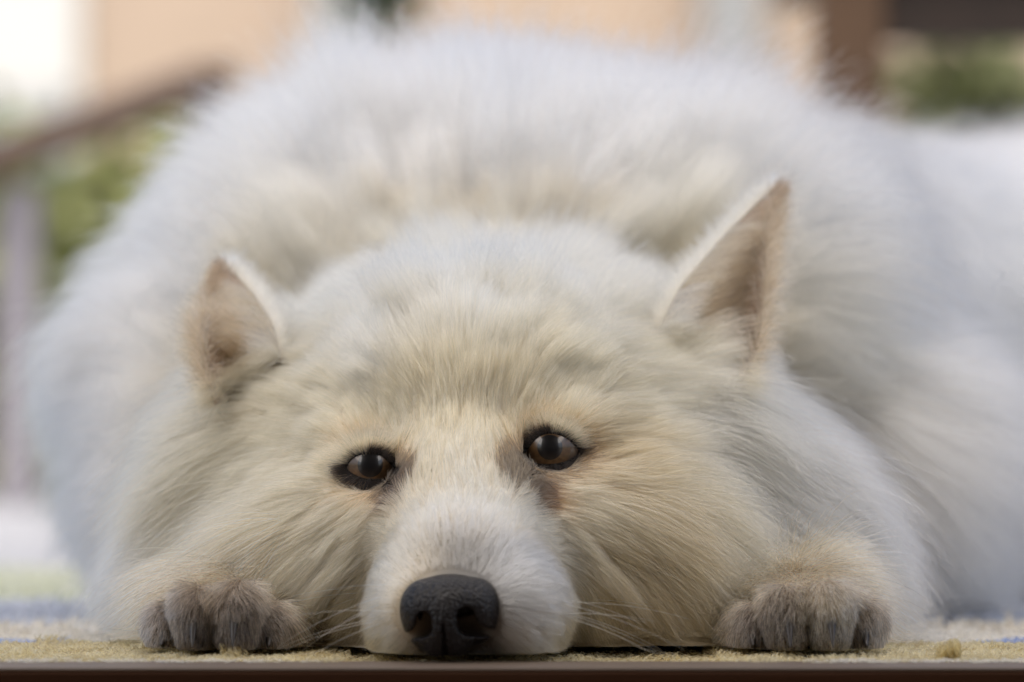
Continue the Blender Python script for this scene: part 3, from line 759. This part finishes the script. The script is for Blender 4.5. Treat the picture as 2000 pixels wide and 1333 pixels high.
for s in ('l', 'r'):
    c, r = EYES[s]; c = c.astype(float)
    to_cam = np.array([0, 0, CZ])-c; to_cam /= np.linalg.norm(to_cam)
    gaze = to_cam+np.array([0, 0, .05]); gaze /= np.linalg.norm(gaze)
    v, f = cap(R(41), R(150), r, 14, 48, c, gaze)
    eye = mesh_obj('eye', v, f, M_sclera, dog)
    eye['label'] = 'left eye in the picture' if s == 'l' else 'right eye in the picture'
    v, f = cap(R(23), R(41), r, 8, 48, c, gaze); mesh_obj('iris', v, f, M_iris, eye)
    v, f = cap(R(.2), R(23), r, 6, 48, c, gaze); mesh_obj('pupil', v, f, M_pupil, eye)
    # eyelids: a dark rim that follows the eyeball
    pts = np.array(LID[s], float); n0 = len(pts)
    ns = 64; tt = np.arange(ns)/ns*n0
    def cr(t):
        i = int(t); fr = t-i
        p = [pts[(i+k-1) % n0] for k in range(4)]
        return .5*((2*p[1])+(-p[0]+p[2])*fr+(2*p[0]-5*p[1]+4*p[2]-p[3])*fr**2+(-p[0]+3*p[1]-3*p[2]+p[3])*fr**3)
    ol = np.array([cr(t) for t in tt])*(c[1]/FPX)
    ol[:, 1] *= -1
    wsurf = lambda q, k: np.where(q < k*.92, np.sqrt(np.maximum(k*k-np.minimum(q, k*.92)**2, 0)), k*.392-(q-k*.92)*1.6)
    vs = []; rings = [(.97, .985), (1.0, 1.015), (1.05, 1.03), (1.18, 1.035), (1.4, 1.035), (1.7, 1.03), (2.1, 1.0)]
    uu = np.array([1.0, 0, 0]); zz = np.array([0, 0, 1.0])
    for (sc_, rr_) in rings:
        for p in ol:
            q_ = p*sc_; rad_ = math.hypot(*q_); rr2 = r*rr_
            w_ = wsurf(rad_, rr2)
            vs.append(c+uu*q_[0]+zz*q_[1]+np.array([0, -1.0, 0])*w_)
    fs = [(i*ns+j, (i+1)*ns+j, (i+1)*ns+(j+1) % ns, i*ns+(j+1) % ns) for i in range(len(rings)-1) for j in range(ns)]
    lid = mesh_obj('eyelid', vs, fs, M_lid, eye)
    lc = np.repeat([[.012, .010, .009, 1]]*4+[[.05, .035, .025, 1], [.30, .21, .14, 1], [.45, .33, .22, 1]], ns, 0)
    ca = lid.data.attributes.new('col', 'FLOAT_COLOR', 'POINT'); ca.data.foreach_set('color', lc.astype(np.float32).ravel())
    # short dark hairs and lashes that fan out from the rim
    n_ = 9000; jj = rng.integers(0, ns, n_); sc_ = 1.03+1.05*rng.random(n_)**1.25
    q_ = ol[jj]*sc_[:, None]+rng.normal(size=(n_, 2))*.0003
    w_ = wsurf(np.linalg.norm(q_, axis=1), r*1.02)
    base = c+q_[:, :1]*uu+q_[:, 1:]*zz-np.array([0, 1.0, 0])*w_[:, None]
    inner = (q_[:, 0] > 0) if s == 'l' else (q_[:, 0] < 0)
    pb_ = np.clip(1.0-(sc_-.99-.22*inner-.21*(q_[:, 1] < .0006)-.30*inner*(q_[:, 1] < 0))/.14, .02, 1)
    black = rng.random(n_) < pb_
    kp_ = black | ~inner | ((q_[:, 1] > .001) & (sc_ > 1.3))
    q_, base, black, sc_ = q_[kp_], base[kp_], black[kp_], sc_[kp_]; n_ = len(q_)
    dr = q_/np.linalg.norm(q_, axis=1, keepdims=True)
    d_ = dr[:, :1]*uu+dr[:, 1:]*zz+np.array([0, -.35, 0])+rng.normal(size=(n_, 3))*.18
    d_ = d_/np.linalg.norm(d_, axis=1, keepdims=True)
    ln_ = .0026+.0030*rng.random(n_)+.002*np.clip(sc_-1.2, 0, 1)
    ln_ *= np.where((q_[:, 1] > .001) & black, .6, 1.0); P_ = np.zeros((n_, 6, 3)); cur_ = base.copy()
    for i in range(6):
        P_[:, i] = cur_; d_[:, 1] += .10; d_ /= np.linalg.norm(d_, axis=1, keepdims=True); cur_ = cur_+d_*(ln_/5)[:, None]
    curves_obj('lash_fringe', P_, np.linspace(1, .3, 6)[None]*np.full((n_, 1), 42e-6), np.where(black[:, None], np.tile(COL['K'], (n_, 1)), np.tile(COL['C'], (n_, 1)))*(.7+.5*rng.random((n_, 1))), M_fur, eye)

# ---- nose
def nose_sdf(P):
    Q = P-NOSE_C; Q = np.stack([Q[..., 0], Q[..., 2], -Q[..., 1]], -1)     # right, up, towards the camera
    e = lambda c, r: sd_ell(Q, A3(*c), A3(*r))
    d = e((.0003, .0020, -.001), (.0138, .0092, .0112))
    d = smin(d, e((-.0085, -.0002, -.001), (.0056, .0088, .0088)), .003)
    d = smin(d, e((.0088, .0002, -.001), (.0056, .0090, .0088)), .003)
    d = smin(d, e((-.0012, -.0065, .0), (.0082, .0075, .0088)), .004)
    d = smin(d, e((-.0016, -.0020, .0065), (.0036, .0055, .0038)), .004)
    def seg(a_, b_, ra, rb):
        a2 = np.array(a_); b2 = np.array(b_); ab = b2-a2; q2 = Q[..., :2]-a2
        t_ = np.clip((q2@ab)/(ab@ab), 0, 1); dv = q2-t_[..., None]*ab
        return np.sqrt((dv*dv).sum(-1))-(ra+(rb-ra)*t_)
    depth = lambda k, dd: np.maximum(k, -(d+dd))
    cut = depth(smin(seg((-.0072, -.0016), (-.0074, -.0040), .0022, .0026), seg((-.0080, -.0050), (-.0118, -.0068), .0017, .0011), .0010), .0055)
    cut = np.minimum(cut, depth(smin(seg((.0048, -.0006), (.0054, -.0032), .0026, .0030), seg((.0066, -.0046), (.0122, -.0058), .0019, .0011), .0010), .0055))
    cut = np.minimum(cut, depth(seg((-.0017, -.0030), (-.0008, -.0150), .0003, .0009), .0016))
    return -smin(-d, cut, .0008)
gx = np.arange(NOSE_C[0]-.017, NOSE_C[0]+.017, .00045); gy = np.arange(NOSE_C[1]-.0145, NOSE_C[1]+.014, .0005); gz = np.arange(NOSE_C[2]-.016, NOSE_C[2]+.0145, .00045)
G = np.stack(np.meshgrid(gx, gy, gz, indexing='ij'), -1).astype(np.float32)
v, f = surface_nets(gx, gy, gz, nose_sdf(G)); v[:, 2] = np.maximum(v[:, 2], .0008)
m, n, l, p = mat_new('dog_nose')
tc = n.new('ShaderNodeTexCoord'); vo = n.new('ShaderNodeTexVoronoi'); vo.inputs['Scale'].default_value = 950
l.new(tc.outputs['Object'], vo.inputs['Vector'])
bp = n.new('ShaderNodeBump'); bp.inputs['Strength'].default_value = 1.0; bp.inputs['Distance'].default_value = .0004; bp.invert = True
l.new(vo.outputs['Distance'], bp.inputs['Height']); l.new(bp.outputs[0], p.inputs['Normal'])
p.inputs['Base Color'].default_value = (.010, .008, .008, 1); p.inputs['Roughness'].default_value = .36; p.inputs['Specular IOR Level'].default_value = .33
mesh_obj('nose', v, f, m, dog)

# ---- ears
M_ear = mat_attr('ear_skin', .8)
def spline(pts, n):
    pts = np.array(pts, float); L_ = np.concatenate([[0], np.cumsum(np.linalg.norm(np.diff(pts, axis=0), axis=1))]); L_ /= L_[-1]
    t = np.linspace(0, 1, n)
    out = np.stack([np.interp(t, L_, pts[:, k]) for k in range(3)], -1)
    for _ in range(max(1, n//10)):
        out[1:-1] = .25*out[:-2]+.5*out[1:-1]+.25*out[2:]
    return out
EARS = [([(548, 700, 1.264), (532, 635, 1.276), (496, 575, 1.294), (447, 525, 1.310)], [(420, 792, 1.250), (394, 715, 1.258), (386, 648, 1.270), (398, 606, 1.290), (447, 525, 1.310)], .014, -1),
        ([(1285, 650, 1.265), (1325, 565, 1.278), (1410, 465, 1.298), (1508, 368, 1.322)], [(1440, 765, 1.255), (1478, 690, 1.262), (1497, 540, 1.285), (1508, 368, 1.322)], .017, 1)]
for (ea, eb, depth, sx) in EARS:
    nt, nu = 28, 16
    A_ = spline([W(*q_) for q_ in ea], nt); B_ = spline([W(*q_) for q_ in eb], nt)
    S = np.zeros((nt, nu, 3))
    for j in range(nu):
        u = j/(nu-1)
        S[:, j] = A_*(1-u)+B_*u
        S[:, j, 1] += depth*4*u*(1-u)*(1-np.linspace(0, 1, nt)**1.5)
    def surf(t, u):
        ft = np.clip(t, 0, .9999)*(nt-1); fu = np.clip(u, 0, .9999)*(nu-1); i = ft.astype(int); j = fu.astype(int); a_ = (ft-i)[:, None]; b_ = (fu-j)[:, None]
        return (S[i, j]*(1-a_)+S[i+1, j]*a_)*(1-b_)+(S[i, j+1]*(1-a_)+S[i+1, j+1]*a_)*b_
    ids = np.arange(nt*nu).reshape(nt, nu)
    q_ = np.stack([ids[:-1, :-1], ids[1:, :-1], ids[1:, 1:], ids[:-1, 1:]], -1).reshape(-1, 4)
    # a second skin 3 mm behind makes the ear solid
    back_ = S+np.array([0, .003, 0])
    vs = np.concatenate([S.reshape(-1, 3), back_.reshape(-1, 3)])
    rim = []
    loop = list(ids[:, 0])+list(ids[-1, 1:])+list(ids[-2::-1, -1])+list(ids[0, -2:0:-1])
    for a_, b_ in zip(loop, loop[1:]+loop[:1]): rim.append((a_, b_, b_+nt*nu, a_+nt*nu))
    ear = mesh_obj('ear', vs, np.concatenate([q_, q_[:, ::-1]+nt*nu, np.array(rim)]), M_ear, dog)
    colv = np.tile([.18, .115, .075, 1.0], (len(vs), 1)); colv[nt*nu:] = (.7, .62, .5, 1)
    ca = ear.data.attributes.new('col', 'FLOAT_COLOR', 'POINT'); ca.data.foreach_set('color', colv.astype(np.float32).ravel())
    # fur of the ear
    def strands(t, u, dirs, ln, rad, col, messy=.15, curl=.1, npts=6, off=0.0, var=.3):
        n = len(t); P = np.zeros((n, npts, 3)); cur = surf(t, u); cur[:, 1] += off; P[:, 0] = cur
        d = dirs+rng.normal(size=(n, 3))*messy; d /= np.linalg.norm(d, axis=1, keepdims=True)
        bend = rng.normal(size=(n, 3))*curl
        for i in range(1, npts):
            d = d+bend*.4; d[:, 2] -= .03; d /= np.linalg.norm(d, axis=1, keepdims=True)
            cur = cur+d*(ln/(npts-1))[:, None]; P[:, i] = cur
        rr_ = rad*np.interp(np.linspace(0, 1, npts), [0, .5, 1], [1, .9, .3])[None]*(.8+.4*rng.random((n, 1)))
        return P, rr_, np.clip(col*(1+var*(rng.random((n, 1))-.5)), .01, .92)
    tip = S[-1, 0]
    across = lambda t: (lambda v: v/np.linalg.norm(v, axis=1, keepdims=True))(surf(t, np.ones(len(t)))-surf(t, np.zeros(len(t)))+1e-9)
    along = lambda t, u: (lambda v: v/np.linalg.norm(v, axis=1, keepdims=True))(surf(np.minimum(t+.06, 1), u)-surf(np.maximum(t-.06, 0), u)+1e-9)
    fw = np.array([0, -1.0, 0])
    out = []
    n = 9000; t = rng.random(n); u = rng.random(n)                       # short velvet inside
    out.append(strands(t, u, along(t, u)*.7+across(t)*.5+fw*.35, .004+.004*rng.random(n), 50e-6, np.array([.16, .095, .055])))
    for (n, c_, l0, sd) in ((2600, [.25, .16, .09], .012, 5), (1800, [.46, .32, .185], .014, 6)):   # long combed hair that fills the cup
        t = rng.random(n)**1.2*.85; u = rng.random(n)**1.3*.85
        P = strands(t, u, along(t, u)*.85+across(t)*.45+fw*.28, (l0+.016*rng.random(n))*(1-.6*t), 46e-6, np.array(c_), .14, .16, var=1.0)
        clump(P[0], surf(t, u).astype(np.float32), .005, .65, 1.2, sd); out.append(P)
    n = 3400; t = rng.random(n)**.9; u = np.ones(n)*(1-.05*rng.random(n))  # outer rim
    out.append(strands(t, u, across(t)*.6+along(t, u)*.7+fw*.0, .005+.007*rng.random(n), 55e-6, np.where(rng.random((n, 1)) < .4, np.array([[.72, .58, .40]]), np.array([[.36, .245, .14]])), .45, .2, var=.8))
    n = 3200; t = rng.random(n); u = rng.random(n)**1.5*.05              # inner rim and the back of the ear
    out.append(strands(t, u, along(t, u)*.9-across(t)*.75+fw*-.35, .005+.009*rng.random(n), 50e-6, np.array([.74, .60, .42]), .32, off=.003))
    n = 5000; t = rng.random(n); u = rng.random(n)
    out.append(strands(t, u, along(t, u)-fw*.4, .008+.006*rng.random(n), 65e-6, np.array([.86, .82, .74]), .15, off=.003))
    # tufts of the cheek and crown that hang over the inner edge and the root of the ear
    n = 900; t = rng.random(n)**1.3*.7; u = np.zeros(n)
    P = strands(t, u, across(t)*.55+along(t, u)*.75+fw*.75, (.010+.016*rng.random(n))*(1-.5*t), 42e-6, np.where((t < .22)[:, None], np.array([[.80, .66, .46]]), np.array([[.46, .33, .19]])), .24, .24)
    clump(P[0], surf(t, u).astype(np.float32), .004, .7, 1.1, 8); out.append(P)
    n = 2400; t = np.zeros(n)+.10*rng.random(n); u = rng.random(n)
    P = strands(t, u, across(t)*.8+fw*.8+np.array([0, 0, .25]), .010+.014*rng.random(n), 48e-6, np.array([.66, .50, .31]), .22, .22)
    clump(P[0], surf(t, u).astype(np.float32), .004, .6, 1.1, 9); out.append(P)
    curves_obj('ear_fur', np.concatenate([o_[0] for o_ in out]), np.concatenate([o_[1] for o_ in out]), np.concatenate([o_[2] for o_ in out]), M_fur, ear)

# ---- claws
M_claw = mat_plain('dark_claw', (.030, .024, .022), .35, .3, 400.0)
for (tx, ty, td, tr) in TOES:
    c = W(tx, ty, td); b0 = c+np.array([0, -tr*1.15, -tr*.25])
    vs = []; nr, ns = 7, 8
    for i in range(nr):
        s_ = i/(nr-1); rad_ = .0021*(1-s_)**.7+.0002
        p_ = b0+np.array([0, -.0065*s_, -.0065*s_*s_-.001*s_]); p_[2] = max(p_[2], .0022)
        for j in range(ns):
            th = 2*math.pi*j/ns; vs.append(p_+np.array([math.cos(th)*rad_*.75, 0, math.sin(th)*rad_]))
    fs = [(i*ns+j, (i+1)*ns+j, (i+1)*ns+(j+1) % ns, i*ns+(j+1) % ns) for i in range(nr-1) for j in range(ns)]
    fs.append(tuple(range(ns))); fs.append(tuple((nr-1)*ns+j for j in range(ns-1, -1, -1)))
    mesh_obj('claw', vs, fs, M_claw, dog)

# ---- whiskers
M_whisk = mat_hair('whisker', .3, .3)
for side, (sxs, sys_, tgt) in (('r', ((1060, 1115), (1140, 1215), 1)), ('l', ((725, 775), (1140, 1215), -1))):
    for k in range(11):
        px_, py_ = rng.uniform(*sxs), rng.uniform(*sys_)
        p_ = hit(px_, py_).astype(float); ln = rng.uniform(.022, .040)
        ang = R(rng.uniform(-2, 38)); d = np.array([tgt*math.cos(ang), rng.uniform(-.25, .35), -math.sin(ang)*.8+.1]); d /= np.linalg.norm(d)
        P = np.zeros((1, 8, 3)); cur = p_.copy()
        for i in range(8):
            P[0, i] = cur; d[2] -= .045; d /= np.linalg.norm(d); cur = cur+d*ln/7; cur[2] = max(cur[2], .001)
        curves_obj('whisker', P, np.linspace(1, .25, 8)[None]*95e-6, np.array([[.85, .83, .78]]), M_whisk, dog)
